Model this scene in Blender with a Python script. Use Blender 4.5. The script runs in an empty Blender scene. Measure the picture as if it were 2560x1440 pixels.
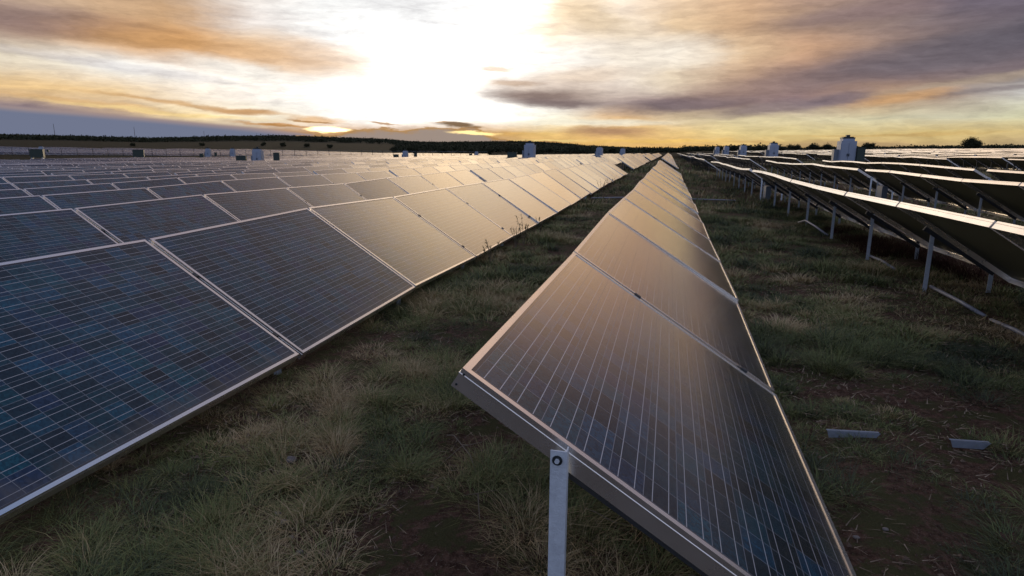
import bpy, math, random
import numpy as np
from mathutils import Vector, Matrix
random.seed(7); rng = np.random.default_rng(7)
C = bpy.data.collections.new("solar_field"); bpy.context.scene.collection.children.link(C)
S = bpy.context.scene
R = math.radians

# ------------------------------------------------------------------ camera
EYE = 1.40
cam = bpy.data.cameras.new("camera"); cam.lens = 22.06; cam.sensor_width = 36
cam.clip_start = 0.05; cam.clip_end = 9000
co = bpy.data.objects.new("camera", cam); C.objects.link(co)
pi_, ya, ro = R(12.357), R(13.713), R(0.403)
fwd = Vector((-math.sin(ya)*math.cos(pi_), math.cos(ya)*math.cos(pi_), -math.sin(pi_)))
r0 = Vector((math.cos(ya), math.sin(ya), 0)); u0 = r0.cross(fwd)
rt = math.cos(ro)*r0 + math.sin(ro)*u0; up = -math.sin(ro)*r0 + math.cos(ro)*u0
m = Matrix((rt, up, -fwd)).transposed().to_4x4(); m.translation = (0, 0, EYE)
co.matrix_world = m; S.camera = co

# ------------------------------------------------------------------ world: dusk sky in azimuth / elevation
def lin(c): 
    return tuple(((v/255)/12.92 if v/255 <= .04045 else ((v/255+.055)/1.055)**2.4) for v in c)
W = bpy.data.worlds.new("World"); S.world = W; W.use_nodes = True
nt = W.node_tree; nt.nodes.clear()
def N(tree, t, **k):
    n = tree.nodes.new(t)
    for a, b in k.items(): setattr(n, a, b)
    return n
def mth(tree, op, a, b=None, c=None, clamp=False):
    n = tree.nodes.new('ShaderNodeMath'); n.operation = op; n.use_clamp = clamp
    for i, v in enumerate((a, b, c)):
        if v is None: continue
        if isinstance(v, (int, float)): n.inputs[i].default_value = v
        else: tree.links.new(v, n.inputs[i])
    return n.outputs[0]
def mixc(tree, f, a, b, blend='MIX'):
    n = tree.nodes.new('ShaderNodeMix'); n.data_type = 'RGBA'; n.blend_type = blend; n.clamp_result = False
    for s, v in ((n.inputs[0], f), (n.inputs[6], a), (n.inputs[7], b)):
        if isinstance(v, (int, float)): s.default_value = v
        elif isinstance(v, tuple): s.default_value = (*v[:3], 1)
        else: tree.links.new(v, s)
    return n.outputs[2]
def maprange(tree, v, a, b, c, d, smooth=True):
    n = tree.nodes.new('ShaderNodeMapRange'); n.interpolation_type = 'SMOOTHSTEP' if smooth else 'LINEAR'
    tree.links.new(v, n.inputs[0])
    for i, x in enumerate((a, b, c, d)): n.inputs[1+i].default_value = x
    return n.outputs[0]
tc = N(nt, 'ShaderNodeTexCoord'); sep = N(nt, 'ShaderNodeSeparateXYZ'); nt.links.new(tc.outputs['Generated'], sep.inputs[0])
sx, sy, sz = sep.outputs
az = mth(nt, 'MULTIPLY', mth(nt, 'ARCTAN2', sx, sy), 180/math.pi)
el = mth(nt, 'MULTIPLY', mth(nt, 'ARCSINE', sz), 180/math.pi)
cmb = N(nt, 'ShaderNodeCombineXYZ'); nt.links.new(az, cmb.inputs[0]); nt.links.new(el, cmb.inputs[1])
def noise(tree, vec, scale, detail, stretch=(1, 1, 1), rot=0, rough=.55, out=0):
    mp = N(tree, 'ShaderNodeMapping'); mp.inputs['Scale'].default_value = stretch; mp.inputs['Rotation'].default_value = (0, 0, rot)
    tree.links.new(vec, mp.inputs[0])
    n = N(tree, 'ShaderNodeTexNoise'); n.inputs['Scale'].default_value = scale; n.inputs['Detail'].default_value = detail
    n.inputs['Roughness'].default_value = rough
    tree.links.new(mp.outputs[0], n.inputs['Vector']); return n.outputs[out]
wn = noise(nt, cmb.outputs[0], 1.0, 8, (.13, .60, 1), 0, .66, out=1)
def vm(op, a, b):
    n = N(nt, 'ShaderNodeVectorMath', operation=op)
    for i, v in enumerate((a, b)):
        if isinstance(v, tuple): n.inputs[i].default_value = v
        else: nt.links.new(v, n.inputs[i])
    return n.outputs[0]
wv = vm('ADD', cmb.outputs[0], vm('MULTIPLY', vm('SUBTRACT', wn, (.5, .5, .5)), (5.0, 1.2, 0)))
ws = N(nt, 'ShaderNodeSeparateXYZ'); nt.links.new(wv, ws.inputs[0]); wa, we = ws.outputs[0], ws.outputs[1]
fac = mth(nt, 'DIVIDE', mth(nt, 'ADD', wa, 180.0), 360.0)
AZ = [-180, -110, -75, -50, -45, -40, -35, -30, -25, -20, -15, -10, -5, 0, 5, 10, 15, 20, 25, 45, 90, 180]
BH = [(152, 168, 204), (146, 158, 192), (135, 135, 152)]; BE = [(150, 146, 160), (170, 174, 196), (160, 172, 204)]
WH = (255, 252, 247)
SKY = {
 0.4: [(122,120,145),(135,130,150),(146,136,150),(155,145,150),(165,150,140),(165,145,125),(155,140,130),(165,145,125),(205,155,95),(236,192,120),(233,184,112),(232,188,112),(218,182,112),(194,160,112),(186,158,120),(182,158,126)],
 1.5: [(115,112,135),(128,122,142),(150,135,140),(172,140,118),(200,155,105),(180,140,105),(160,128,95),(205,160,95),(240,202,130),(235,190,125),(243,206,140),(230,208,150),(224,205,150),(226,202,142),(224,198,134),(220,196,140)],
 2.6: [(140,125,135),(190,165,145),(254,228,175),(255,245,220),WH,WH,WH,WH,(255,250,228),(236,190,130),(228,205,168),(225,210,168),(225,212,175),(220,212,178),(210,205,180),(212,210,175)],
 4.0: [(242,205,150),(245,214,168),(254,240,222),(255,248,240),WH,WH,WH,WH,(238,232,226),(190,172,166),(150,128,128),(172,143,132),(152,128,135),(196,160,125),(172,152,140),(200,200,198)],
 6.0: [(238,226,205),(242,240,236),(250,246,240),(255,250,240),WH,WH,WH,WH,(252,246,240),(242,232,222),(238,220,195),(206,172,144),(170,138,125),(150,125,122),(135,118,120),(120,108,116)],
 8.0: [(165,138,125),(214,166,112),(214,164,114),(244,224,200),(252,252,252),WH,WH,WH,(255,250,244),(243,232,218),(245,238,228),(226,196,162),(205,165,135),(160,135,125),(125,110,112),(102,97,110)],
 10.: [(205,178,155),(212,178,145),(206,168,130),(238,230,226),(248,248,248),(244,245,246),(248,248,248),(255,252,246),(232,212,186),(242,231,218),(228,200,166),(212,175,140),(166,141,128),(150,130,125),(118,108,118),(112,104,118)],
 13.: [(205,178,160),(212,176,142),(222,200,180),(245,238,232),(242,243,244),(240,240,240),(245,245,245),(252,250,246),(232,212,186),(238,222,205),(235,207,178),(220,182,148),(195,162,145),(168,142,138),(132,118,122),(120,108,120)],
 22.: [(180,166,172),(194,174,172),(210,192,186),(226,208,200),(236,218,208),(240,222,210),(244,224,208),(246,222,202),(246,220,192),(246,218,184),(240,212,176),(228,194,160),(205,172,150),(178,154,146),(148,132,134),(124,116,128)],
 36.: [(118,120,144),(124,122,144),(134,128,146),(144,132,146),(152,138,148),(160,144,150),(168,150,152),(172,152,152),(170,152,152),(165,150,152),(156,146,154),(146,140,152),(136,136,152),(126,128,148),(116,120,142),(108,114,138)],
 60.: [(104,130,176)]*16,
}
rows = []
for e in sorted(SKY):
    cr = N(nt, 'ShaderNodeValToRGB'); cr.color_ramp.interpolation = 'EASE' if e > 30 else 'LINEAR'
    cols = SKY[e]
    be = BH if e < 15 else [(150,166,204), (146,162,200), (132,140,168)]
    bb = BE if e < 15 else [(142,146,170),(166,174,202),(158,170,204)]
    allc = be[:2] + [tuple((a+b)/2 for a, b in zip(be[2], cols[0]))] + cols + bb
    els = cr.color_ramp.elements
    for i, (a, c) in enumerate(zip(AZ, allc)):
        p = (a+180)/360
        if i == 0: q = els[0]; q.position = 0
        elif i == len(AZ)-1: q = els[len(els)-1]; q.position = 1
        else: q = els.new(p)
        q.color = (*lin(c), 1)
    nt.links.new(fac, cr.inputs[0]); rows.append((e, cr.outputs[0]))
sky = rows[0][1]
for (e0, _), (e1, c) in zip(rows, rows[1:]):
    sky = mixc(nt, maprange(nt, we, e0, e1, 0, 1, smooth=(e1 > 5)), sky, c)
# over-exposed glow round the hidden sun
def gauss(a, e, sa, se, amp):
    mp = N(nt, 'ShaderNodeMapping', vector_type='TEXTURE'); mp.inputs['Location'].default_value = (a, e, 0); mp.inputs['Scale'].default_value = (sa, se, 1)
    nt.links.new(cmb.outputs[0], mp.inputs[0])
    ln = N(nt, 'ShaderNodeVectorMath', operation='LENGTH'); nt.links.new(mp.outputs[0], ln.inputs[0])
    q = mth(nt, 'MULTIPLY', mth(nt, 'POWER', ln.outputs['Value'], 2.0), -1.0)
    return mth(nt, 'MULTIPLY', mth(nt, 'EXPONENT', q), amp)
g = mth(nt, 'ADD', mth(nt, 'ADD', gauss(-21, 5.5, 7, 4.5, .8), gauss(-21, 7, 12, 8, .10)), mth(nt, 'ADD', gauss(4, 22, 24, 6.5, .6), mth(nt, 'ADD', gauss(-14, 15, 8, 5, 1.1), gauss(-37, 6.4, 7, 1.8, .3))))
g1 = mth(nt, 'ADD', g, 1.0)
gc = N(nt, 'ShaderNodeCombineXYZ'); [nt.links.new(g1, gc.inputs[i]) for i in range(3)]
sky = mixc(nt, 1.0, sky, gc.outputs[0], 'MULTIPLY')
# named banks: az, el, half-width az, half-width el, tilt deg, colour, strength, softness
B = [
 (-48, 8.6, 9, 1.3, -5, (140,118,118), .65), (-38, 7.4, 11, 1.7, -10, (208,158,104), .75), (-36, 6.3, 6.5, .8, -12, (255,252,246), .8),
 (-31, 7.6, 7, 1.6, -14, (224,178,128), .6), (-44, 5.9, 12, .45, -10, (205,200,205), .5), (-40, 3.4, 9, .25, -10, (205,155,95), .7),
 (-46, 3.1, 9, .35, -8, (240,195,130), .6), (-36, 2.95, 3.2, .35, -4, (208,160,110), .85), (-31, 2.4, 3, .35, -4, (232,182,122), .75),
 (-33.5, 1.95, 4.5, .13, -5, (196,142,84), .85), (-42, 2.75, 10, .2, -6, (255,226,160), .6),
 (-22, 12, 9, 2.6, -20, (232,233,236), .7),
 (-10.5, 5.3, 8.5, 1.5, -2, (214,192,176), .75), (-11.5, 4.7, 7.2, .75, -3, (142,122,116), .9), (-10, 4.1, 6.5, .5, -2, (124,106,106), .85), (-13.5, 5.8, 3, .3, -3, (206,176,150), .7), (-7.5, 6.5, 5, .9, 0, (235,210,185), .6),
 (-15, 6.9, 1.8, .25, 0, (222,180,135), .6),
 (1.5, 3.9, 8.5, .75, 6, (120,106,112), .9), (10, 5.6, 11, 1.6, 14, (146,124,122), .75), (8, 3.6, 7, .65, 12, (140,124,126), .85), (13, 4.2, 3.5, .7, 16, (124,112,124), .7),
 (20, 7.2, 12, 1.8, 14, (104,99,110), .8), (14, 10.3, 8, .9, 8, (132,112,116), .6), (25, 11.5, 8, 1.5, 10, (112,104,124), .5),
 (22, 5.2, 8, .45, 13, (178,160,140), .6), (17, 4.1, 4, .45, 12, (212,166,118), .7), (24, 4.55, 6, .3, 9, (132,122,126), .7),
 (-1, 8.2, 6, 1.6, -5, (250,238,222), .6), (-7, 11, 5, 1.8, -30, (222,196,160), .7),
 (-30, .95, 14, .5, -2, (172,142,118), .0),
 (-5.5, 1.65, 4.8, .55, -2, (182,142,110), .9), (-11, .9, 5, .16, 2, (255,228,150), .7), (-7, 2.4, 9, .4, 1, (255,248,226), .85),
 (6.5, .95, 3, .13, -3, (204,166,110), .7), (16, 1.35, 9, .12, 2, (206,170,108), .6), (13, .6, 9, .35, 0, (172,146,112), .7), (-1, .9, 8, .2, 2, (250,205,112), .6),
]
cov = None
for (a, e, wa_, we_, t, c, s) in B:
    if s == 0: continue
    mp = N(nt, 'ShaderNodeMapping', vector_type='TEXTURE'); mp.inputs['Location'].default_value = (a, e, 0)
    mp.inputs['Rotation'].default_value = (0, 0, R(t*.55)); mp.inputs['Scale'].default_value = (wa_, we_, 1)
    nt.links.new(wv, mp.inputs[0])
    ln = N(nt, 'ShaderNodeVectorMath', operation='LENGTH'); nt.links.new(mp.outputs[0], ln.inputs[0])
    f = maprange(nt, ln.outputs['Value'], 1.15, .25, 0, s)
    sky = mixc(nt, f, sky, lin(c))
# streaky cirrus texture
st = noise(nt, wv, 1.0, 8, (.06, .9, 1), R(5), .66)
st2 = noise(nt, wv, 1.0, 9, (.42, 1.9, 1), R(6), .68)
st = mth(nt, 'ADD', mth(nt, 'MULTIPLY', st, .42), mth(nt, 'MULTIPLY', st2, .58))
sky = mixc(nt, 1.0, sky, mixc(nt, maprange(nt, st, .36, .64, 0, 1, False), (.74, .725, .72), (1.16, 1.155, 1.12)), 'MULTIPLY')
# low dark banks hugging the horizon, crisp upper edge
def bank(sky, pts, colA, colB, edge, strength=1.0, nz=.5, freq=.9):
    """pts: (az, top elevation). Solid from the horizon to that line."""
    fc = N(nt, 'ShaderNodeFloatCurve')
    cu = fc.mapping.curves[0]; fc.mapping.use_clip = False
    P = [((a+180)/360, h/5.0) for a, h in pts]
    cu.points[0].location = P[0]; cu.points[1].location = P[-1]
    for p_ in P[1:-1]: cu.points.new(*p_)
    fc.mapping.update()
    nt.links.new(mth(nt, 'DIVIDE', mth(nt, 'ADD', az, 180.0), 360.0), fc.inputs['Value'])
    top = mth(nt, 'MULTIPLY', fc.outputs[0], 5.0)
    nn = noise(nt, cmb.outputs[0], 1.0, 5, (freq, 2.2, 1), 0, .6)
    top = mth(nt, 'ADD', top, mth(nt, 'MULTIPLY', mth(nt, 'SUBTRACT', nn, .5), nz))
    d = mth(nt, 'SUBTRACT', top, el)
    f = maprange(nt, d, -edge, edge, 0, strength)
    col = mixc(nt, maprange(nt, d, 0, .5, 0, 1), colB, colA)
    return mixc(nt, f, sky, col)
sky = bank(sky, [(-180, 3.5), (-90, 3.6), (-54, 2.95), (-50, 2.72), (-45, 2.42), (-40, 2.05), (-35, 1.62), (-30, 1.1), (-26, .2), (-20, -1), (180, -1)],
           lin((112, 119, 142)), lin((158, 140, 138)), .14, 1, .12, .12)
sky = bank(sky, [(-180, -1), (-34, -1), (-33, 1.25), (-29, 1.2), (-27.5, 1.75), (-24, 1.75), (-21, 1.95), (-19, 2.0), (-16.5, 1.7), (-14, .9), (-11, .8), (-8, .4), (0, -1), (180, -1)],
           lin((158, 142, 132)), lin((178, 134, 78)), .1, .95, 1.3, .5)
# lens-like dark cloud and the glowing gap of the sun
def spot(sky, a, e, wa_, we_, c, s, t=0, vec=wv, hard=.4):
    mp = N(nt, 'ShaderNodeMapping', vector_type='TEXTURE'); mp.inputs['Location'].default_value = (a, e, 0)
    mp.inputs['Rotation'].default_value = (0, 0, R(t)); mp.inputs['Scale'].default_value = (wa_, we_, 1)
    nt.links.new(vec, mp.inputs[0])
    ln = N(nt, 'ShaderNodeVectorMath', operation='LENGTH'); nt.links.new(mp.outputs[0], ln.inputs[0])
    return mixc(nt, maprange(nt, ln.outputs['Value'], 1.1, hard, 0, s), sky, c)
hz = vm('ADD', cmb.outputs[0], vm('MULTIPLY', vm('SUBTRACT', noise(nt, cmb.outputs[0], 1.0, 4, (.5, 2, 1), 0, .6, out=1), (.5, .5, .5)), (1.8, .5, 0)))
sky = spot(sky, -18.6, 2.2, 2.6, .3, lin((120, 92, 62)), .95, -4, hz)
sky = spot(sky, -29.6, 1.63, 2.0, .24, (3.0, 2.3, 1.1), 1, 0, hz, .5)
sky = spot(sky, -17.2, 1.5, 2.6, .2, (1.6, 1.2, .5), .9, -2, hz)
sky = spot(sky, -31, 2.25, 2.2, .1, lin((170, 120, 62)), .8, -6, hz); sky = spot(sky, -25, 2.2, 1.6, .1, lin((170, 120, 62)), .8, -5, hz)
sky = spot(sky, -20, 2.45, .9, .07, lin((190, 140, 80)), .8, 0, hz); sky = spot(sky, -33.6, 2.0, 1.6, .1, lin((180, 130, 75)), .8, -3, hz)
nis = N(nt, 'ShaderNodeTexSky', sky_type='NISHITA'); nis.sun_disc = False; nis.sun_elevation = R(2.5); nis.sun_rotation = R(-26)
nb = mixc(nt, 1.0, nis.outputs[0], (.05, .05, .05), 'MULTIPLY')
sky = mixc(nt, maprange(nt, el, 50, 80, 0, .35), sky, nb)
sky = mixc(nt, maprange(nt, el, -2, 0, 1, 0), sky, (.03, .028, .02))
bg = N(nt, 'ShaderNodeBackground'); nt.links.new(sky, bg.inputs[0]); bg.inputs[1].default_value = 1.0
wo = N(nt, 'ShaderNodeOutputWorld'); nt.links.new(bg.outputs[0], wo.inputs[0])
W.cycles.sampling_method = 'MANUAL'; W.cycles.sample_map_resolution = 1024

sl = bpy.data.lights.new("sun", 'SUN'); sl.energy = 0.5; sl.angle = R(12); sl.color = (1, .78, .5)
so = bpy.data.objects.new("sun", sl); C.objects.link(so)
sd = Vector((math.sin(R(-28))*math.cos(R(3)), math.cos(R(-28))*math.cos(R(3)), math.sin(R(3))))
so.rotation_euler = sd.to_track_quat('Z', 'Y').to_euler()
S.view_settings.view_transform = 'Standard'; S.view_settings.look = 'None'
S.view_settings.exposure = 0; S.view_settings.gamma = 1

# ------------------------------------------------------------------ terrain height (eye is 1.40 above z=0)
HZ = [(-60,.86),(-52.2,.848),(-48.8,.831),(-45.1,.78),(-43.2,.75),(-40.75,.849),(-37.85,.986),(-33.6,1.113),(-28.7,1.012),(-25,.918),(-23,.733),(-20.2,.74),
      (-17.4,.80),(-13.8,.87),(-11.3,.82),(-7.8,.62),(-3.9,.42),(-.4,.33),(4.1,.30),(10.3,.28),(16,.36),(21,.45),(24.7,.55),(40,.6)]
hz_a = np.array([a for a, _ in HZ]); hz_e = np.array([e for _, e in HZ])
def sst(x, a, b):
    t = np.clip((x-a)/(b-a), 0, 1); return t*t*(3-2*t)
def ground(x, y):
    x = np.asarray(x, float); y = np.asarray(y, float)
    near = .02*np.clip(x, -75, 60) + .01*np.clip(x-60, 0, 300) + .007*np.clip(-x-170, 0, 400)
    near = near + .0022*np.clip(y, 0, 60)*(1-sst(x, .4, 1.4)) - .06*sst(x, 9, 15) + .004*np.clip(y-60, 0, 300)*sst(x, 6, 14)
    r = np.hypot(x, y); a = np.degrees(np.arctan2(x, y))
    H = EYE + np.tan(np.radians(np.interp(a, hz_a, hz_e)))*1450 - 4.5
    t = np.clip((r-380)/1070, 0, 1)
    far = near*(1-t) + H*(t**1.0)
    return np.where(y > -5, far, near)
def gz(x, y): return float(ground(x, y))

# ------------------------------------------------------------------ helpers
def tag(o, label=None, cat=None, group=None, kind=None):
    for k, v in (('label', label), ('category', cat), ('group', group), ('kind', kind)):
        if v: o[k] = v
    return o
class MB:
    def __init__(s): s.v = []; s.f = []; s.m = []
    def add(s, vs, fs, mi=0):
        b = len(s.v); s.v += [tuple(v) for v in vs]; s.f += [tuple(i+b for i in f) for f in fs]; s.m += [mi]*len(fs)
    def box(s, a, b, mi=0, M=None):
        x0, y0, z0 = a; x1, y1, z1 = b
        vs = [(x0,y0,z0),(x1,y0,z0),(x1,y1,z0),(x0,y1,z0),(x0,y0,z1),(x1,y0,z1),(x1,y1,z1),(x0,y1,z1)]
        if M is not None: vs = [M @ Vector(v) for v in vs]
        s.add(vs, [(0,3,2,1),(4,5,6,7),(0,1,5,4),(1,2,6,5),(2,3,7,6),(3,0,4,7)], mi)
    def bar(s, p, q, w, h, mi=0, upv=(0,0,1)):
        p = Vector(p); q = Vector(q); d = (q-p); L = d.length; d.normalize(); sd_ = d.cross(Vector(upv)).normalized(); u_ = sd_.cross(d)
        M = Matrix((sd_, d, u_)).transposed().to_4x4(); M.translation = p
        s.box((-w/2, 0, -h/2), (w/2, L, h/2), mi, M)
    def prism(s, poly, z0, z1, mi=0, M=None):
        n = len(poly); vs = [(x, y, z0) for x, y in poly] + [(x, y, z1) for x, y in poly]
        if M is not None: vs = [M @ Vector(v) for v in vs]
        s.add(vs, [tuple(range(n))[::-1], tuple(range(n, 2*n))] + [(i, (i+1) % n, n+(i+1) % n, n+i) for i in range(n)], mi)
    def tube(s, pts, rad, n=8, mi=0, cap=True):
        pts = [Vector(p) for p in pts]; base = len(s.v); rads = rad if isinstance(rad, (list, tuple)) else [rad]*len(pts)
        ref = Vector((0, 0, 1))
        for i, p in enumerate(pts):
            d = (pts[min(i+1, len(pts)-1)] - pts[max(i-1, 0)]).normalized()
            rf = ref if abs(d.z) < .9 else Vector((1, 0, 0))
            a = d.cross(rf).normalized(); b = a.cross(d)
            for k in range(n):
                t = 2*math.pi*k/n; s.v.append(tuple(p + (a*math.cos(t)+b*math.sin(t))*rads[i]))
        for i in range(len(pts)-1):
            for k in range(n):
                s.f.append((base+i*n+k, base+i*n+(k+1) % n, base+(i+1)*n+(k+1) % n, base+(i+1)*n+k)); s.m.append(mi)
        if cap:
            s.f.append(tuple(base+k for k in range(n))[::-1]); s.m.append(mi)
            e = base+(len(pts)-1)*n; s.f.append(tuple(e+k for k in range(n))); s.m.append(mi)
    def mesh(s, name, mats, smooth=False):
        me = bpy.data.meshes.new(name); me.from_pydata(s.v, [], s.f)
        for m_ in mats: me.materials.append(m_)
        if len(mats) > 1: me.polygons.foreach_set('material_index', s.m)
        if smooth: me.polygons.foreach_set('use_smooth', [True]*len(s.f))
        me.update(); return me
def link(name, me, parent=None, M=None):
    o = bpy.data.objects.new(name, me); C.objects.link(o)
    if parent is not None: o.parent = parent
    if M is not None: o.matrix_local = M
    return o
def empty(name, loc, rz=0):
    o = bpy.data.objects.new(name, None); C.objects.link(o); o.empty_display_size = .2
    o.location = loc; o.rotation_euler = (0, 0, rz); return o

# ------------------------------------------------------------------ materials
def mat(name):
    m_ = bpy.data.materials.new(name); m_.use_nodes = True; t = m_.node_tree; b = t.nodes['Principled BSDF']; return m_, t, b
def simple(name, col, rough=.6, metal=0, var=.15, scale=6, bump=0.0, spec=None):
    m_, t, b = mat(name); tcn = N(t, 'ShaderNodeTexCoord')
    n = noise(t, tcn.outputs['Object'], scale, 6, rough=.65)
    c = mixc(t, n, tuple(v*(1-var) for v in col), tuple(min(1, v*(1+var)) for v in col))
    t.links.new(c, b.inputs['Base Color']); b.inputs['Metallic'].default_value = metal
    t.links.new(maprange(t, n, .2, .8, max(0, rough-.1), min(1, rough+.1), False), b.inputs['Roughness'])
    if spec is not None: b.inputs['Specular IOR Level'].default_value = spec
    if bump:
        bm_ = N(t, 'ShaderNodeBump'); bm_.inputs['Strength'].default_value = bump; bm_.inputs['Distance'].default_value = .01
        n2 = noise(t, tcn.outputs['Object'], scale*6, 4); t.links.new(n2, bm_.inputs['Height']); t.links.new(bm_.outputs[0], b.inputs['Normal'])
    return m_
M_alu = simple('anodised_aluminium', (.95, .91, .86), .27, .9, .05, 2.5, 0)
M_galv = simple('galvanised_steel', (.66, .72, .80), .5, .1, .30, 45, .25)
M_raft = simple('shaded_steel', (.06, .064, .068), .6, .2, .25, 14, .15)  # steel with the shade under the panels put into its base colour
M_chan = simple('dull_zinc', (.26, .29, .34), .7, .1, .3, 25, .2)
M_dark = simple('dark_steel', (.04, .05, .055), .5, .5)
M_white = simple('white_paint', (.34, .39, .48), .5, 0, .12, 1.2)
M_grey = simple('grey_paint', (.20, .23, .27), .5, 0, .15, 2)
M_green = simple('dark_green_paint', (.035, .055, .045), .5, 0, .2, 2)
M_conc = simple('concrete', (.30, .28, .25), .9, 0, .2, 3, .3)
M_pvc = simple('grey_conduit', (.30, .30, .33), .45, 0, .1, 9)
M_twig = simple('dry_wood', (.22, .17, .12), .9, 0, .3, 30)
M_stone = simple('pale_stone', (.20, .17, .15), .9, 0, .3, 20, .4)
M_bark = simple('bark', (.07, .05, .035), .9, 0, .3, 5)
M_wood = simple('weathered_pole_wood', (.09, .07, .055), .85, 0, .2, 3)

PW, PL, FR = 1.892, 1.283, .058      # module length along the row, module height up the slope, frame depth
def glass_mat(name, near=True):
    m_, t, b = mat(name)
    tcn = N(t, 'ShaderNodeTexCoord')
    if near:
        oi = N(t, 'ShaderNodeObjectInfo'); rnd = oi.outputs['Random']
        sp = N(t, 'ShaderNodeSeparateXYZ'); t.links.new(tcn.outputs['Object'], sp.inputs[0])
        u = mth(t, 'DIVIDE', mth(t, 'SUBTRACT', sp.outputs[0], .030), (PL-.060)/12); v = mth(t, 'DIVIDE', mth(t, 'SUBTRACT', sp.outputs[1], .030), (PW-.060)/18)
        cu_, cv_ = mth(t, 'FLOOR', u), mth(t, 'FLOOR', v); fu, fv = mth(t, 'FRACT', u), mth(t, 'FRACT', v)
        cc = N(t, 'ShaderNodeCombineXYZ'); t.links.new(cu_, cc.inputs[0]); t.links.new(cv_, cc.inputs[1]); t.links.new(mth(t, 'MULTIPLY', rnd, 97.0), cc.inputs[2])
        wnz = N(t, 'ShaderNodeTexWhiteNoise', noise_dimensions='3D'); t.links.new(cc.outputs[0], wnz.inputs['Vector'])
        ramp = N(t, 'ShaderNodeValToRGB'); e_ = ramp.color_ramp.elements
        e_[0].position = 0; e_[0].color = (.010, .020, .028, 1); e_[1].position = 1; e_[1].color = (.010, .066, .125, 1)
        for p_, c_ in ((.22, (.010, .036, .050, 1)), (.42, (.008, .054, .072, 1)), (.6, (.020, .036, .080, 1)), (.8, (.006, .072, .098, 1))): q = e_.new(p_); q.color = c_
        t.links.new(wnz.outputs['Value'], ramp.inputs[0])
        base = mixc(t, mth(t, 'MULTIPLY', mth(t, 'POWER', rnd, 1.5), .5), ramp.outputs[0], (.013, .019, .028))
        fine = noise(t, tcn.outputs['Object'], 60, 3, rough=.7)
        base = mixc(t, 1.0, base, mixc(t, fine, (.75, .75, .75), (1.25, 1.25, 1.25)), 'MULTIPLY')
        vo = N(t, 'ShaderNodeTexVoronoi'); vo.inputs['Scale'].default_value = 95; t.links.new(tcn.outputs['Object'], vo.inputs['Vector'])
        vr = N(t, 'ShaderNodeSeparateXYZ'); t.links.new(vo.outputs['Color'], vr.inputs[0])
        base = mixc(t, 1.0, base, mixc(t, vr.outputs[0], (.55, .6, .65), (1.5, 1.4, 1.35)), 'MULTIPLY')
        def line(fx, c0, w):
            return mth(t, 'LESS_THAN', mth(t, 'ABSOLUTE', mth(t, 'SUBTRACT', fx, c0)), w)
        bus = mth(t, 'MAXIMUM', line(fu, .26, .011), line(fu, .74, .011))
        bus = mth(t, 'MULTIPLY', bus, mth(t, 'GREATER_THAN', mth(t, 'SUBTRACT', .5, mth(t, 'ABSOLUTE', mth(t, 'SUBTRACT', fv, .5))), .012))
        gap = mth(t, 'MAXIMUM', mth(t, 'GREATER_THAN', mth(t, 'ABSOLUTE', mth(t, 'SUBTRACT', fu, .5)), .489), mth(t, 'GREATER_THAN', mth(t, 'ABSOLUTE', mth(t, 'SUBTRACT', fv, .5)), .489))
        base = mixc(t, gap, base, (.24, .25, .27)); base = mixc(t, bus, base, (.62, .60, .60))
        ins = mth(t, 'MULTIPLY', mth(t, 'MULTIPLY', mth(t, 'GREATER_THAN', u, 0.0), mth(t, 'LESS_THAN', u, 12.0)), mth(t, 'MULTIPLY', mth(t, 'GREATER_THAN', v, 0.0), mth(t, 'LESS_THAN', v, 18.0)))
        base = mixc(t, ins, (.03, .035, .05), base)
        # dust gathered along the lower edge and thin soiling everywhere
        dn = noise(t, tcn.outputs['Object'], 5, 5, (1, .5, 1))
        run = noise(t, tcn.outputs['Object'], 16, 4, (.12, 1, 1)); edge = mth(t, 'ADD', sp.outputs[0], mth(t, 'MULTIPLY', mth(t, 'SUBTRACT', run, .5), .22))
        dust = mth(t, 'ADD', mth(t, 'MULTIPLY', maprange(t, edge, 1.13, 1.27, 0, 1), .42), mth(t, 'MULTIPLY', maprange(t, mth(t, 'MULTIPLY', dn, run), .2, .42, 0, 1), .10))
        spt = N(t, 'ShaderNodeTexVoronoi'); spt.inputs['Scale'].default_value = 5.5; ov = N(t, 'ShaderNodeVectorMath', operation='ADD'); t.links.new(tcn.outputs['Object'], ov.inputs[0]); oc = N(t, 'ShaderNodeCombineXYZ'); t.links.new(mth(t, 'MULTIPLY', rnd, 50.0), oc.inputs[0]); t.links.new(oc.outputs[0], ov.inputs[1]); t.links.new(ov.outputs[0], spt.inputs['Vector'])
        sr = N(t, 'ShaderNodeSeparateXYZ'); t.links.new(spt.outputs['Color'], sr.inputs[0])
        drop = mth(t, 'MULTIPLY', mth(t, 'LESS_THAN', spt.outputs['Distance'], .045), mth(t, 'GREATER_THAN', sr.outputs[0], .86))
        dust = mth(t, 'MAXIMUM', dust, mth(t, 'MULTIPLY', drop, .55))
        base = mixc(t, dust, base, (.17, .14, .11))
    else:
        at = N(t, 'ShaderNodeAttribute', attribute_name='tint'); rnd = at.outputs['Fac']
        base = mixc(t, rnd, (.020, .034, .060), (.035, .035, .055)); fine = noise(t, tcn.outputs['Object'], 3, 3)
        base = mixc(t, 1.0, base, mixc(t, fine, (.85, .85, .85), (1.15, 1.15, 1.15)), 'MULTIPLY')
        dn = fine
    t.links.new(base, b.inputs['Base Color'])
    b.inputs['IOR'].default_value = 1.47
    t.links.new(mth(t, 'ADD', mth(t, 'MULTIPLY', rnd, .10), .15), b.inputs['Roughness'])
    bm_ = N(t, 'ShaderNodeBump'); bm_.inputs['Strength'].default_value = .10; bm_.inputs['Distance'].default_value = .002
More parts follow.
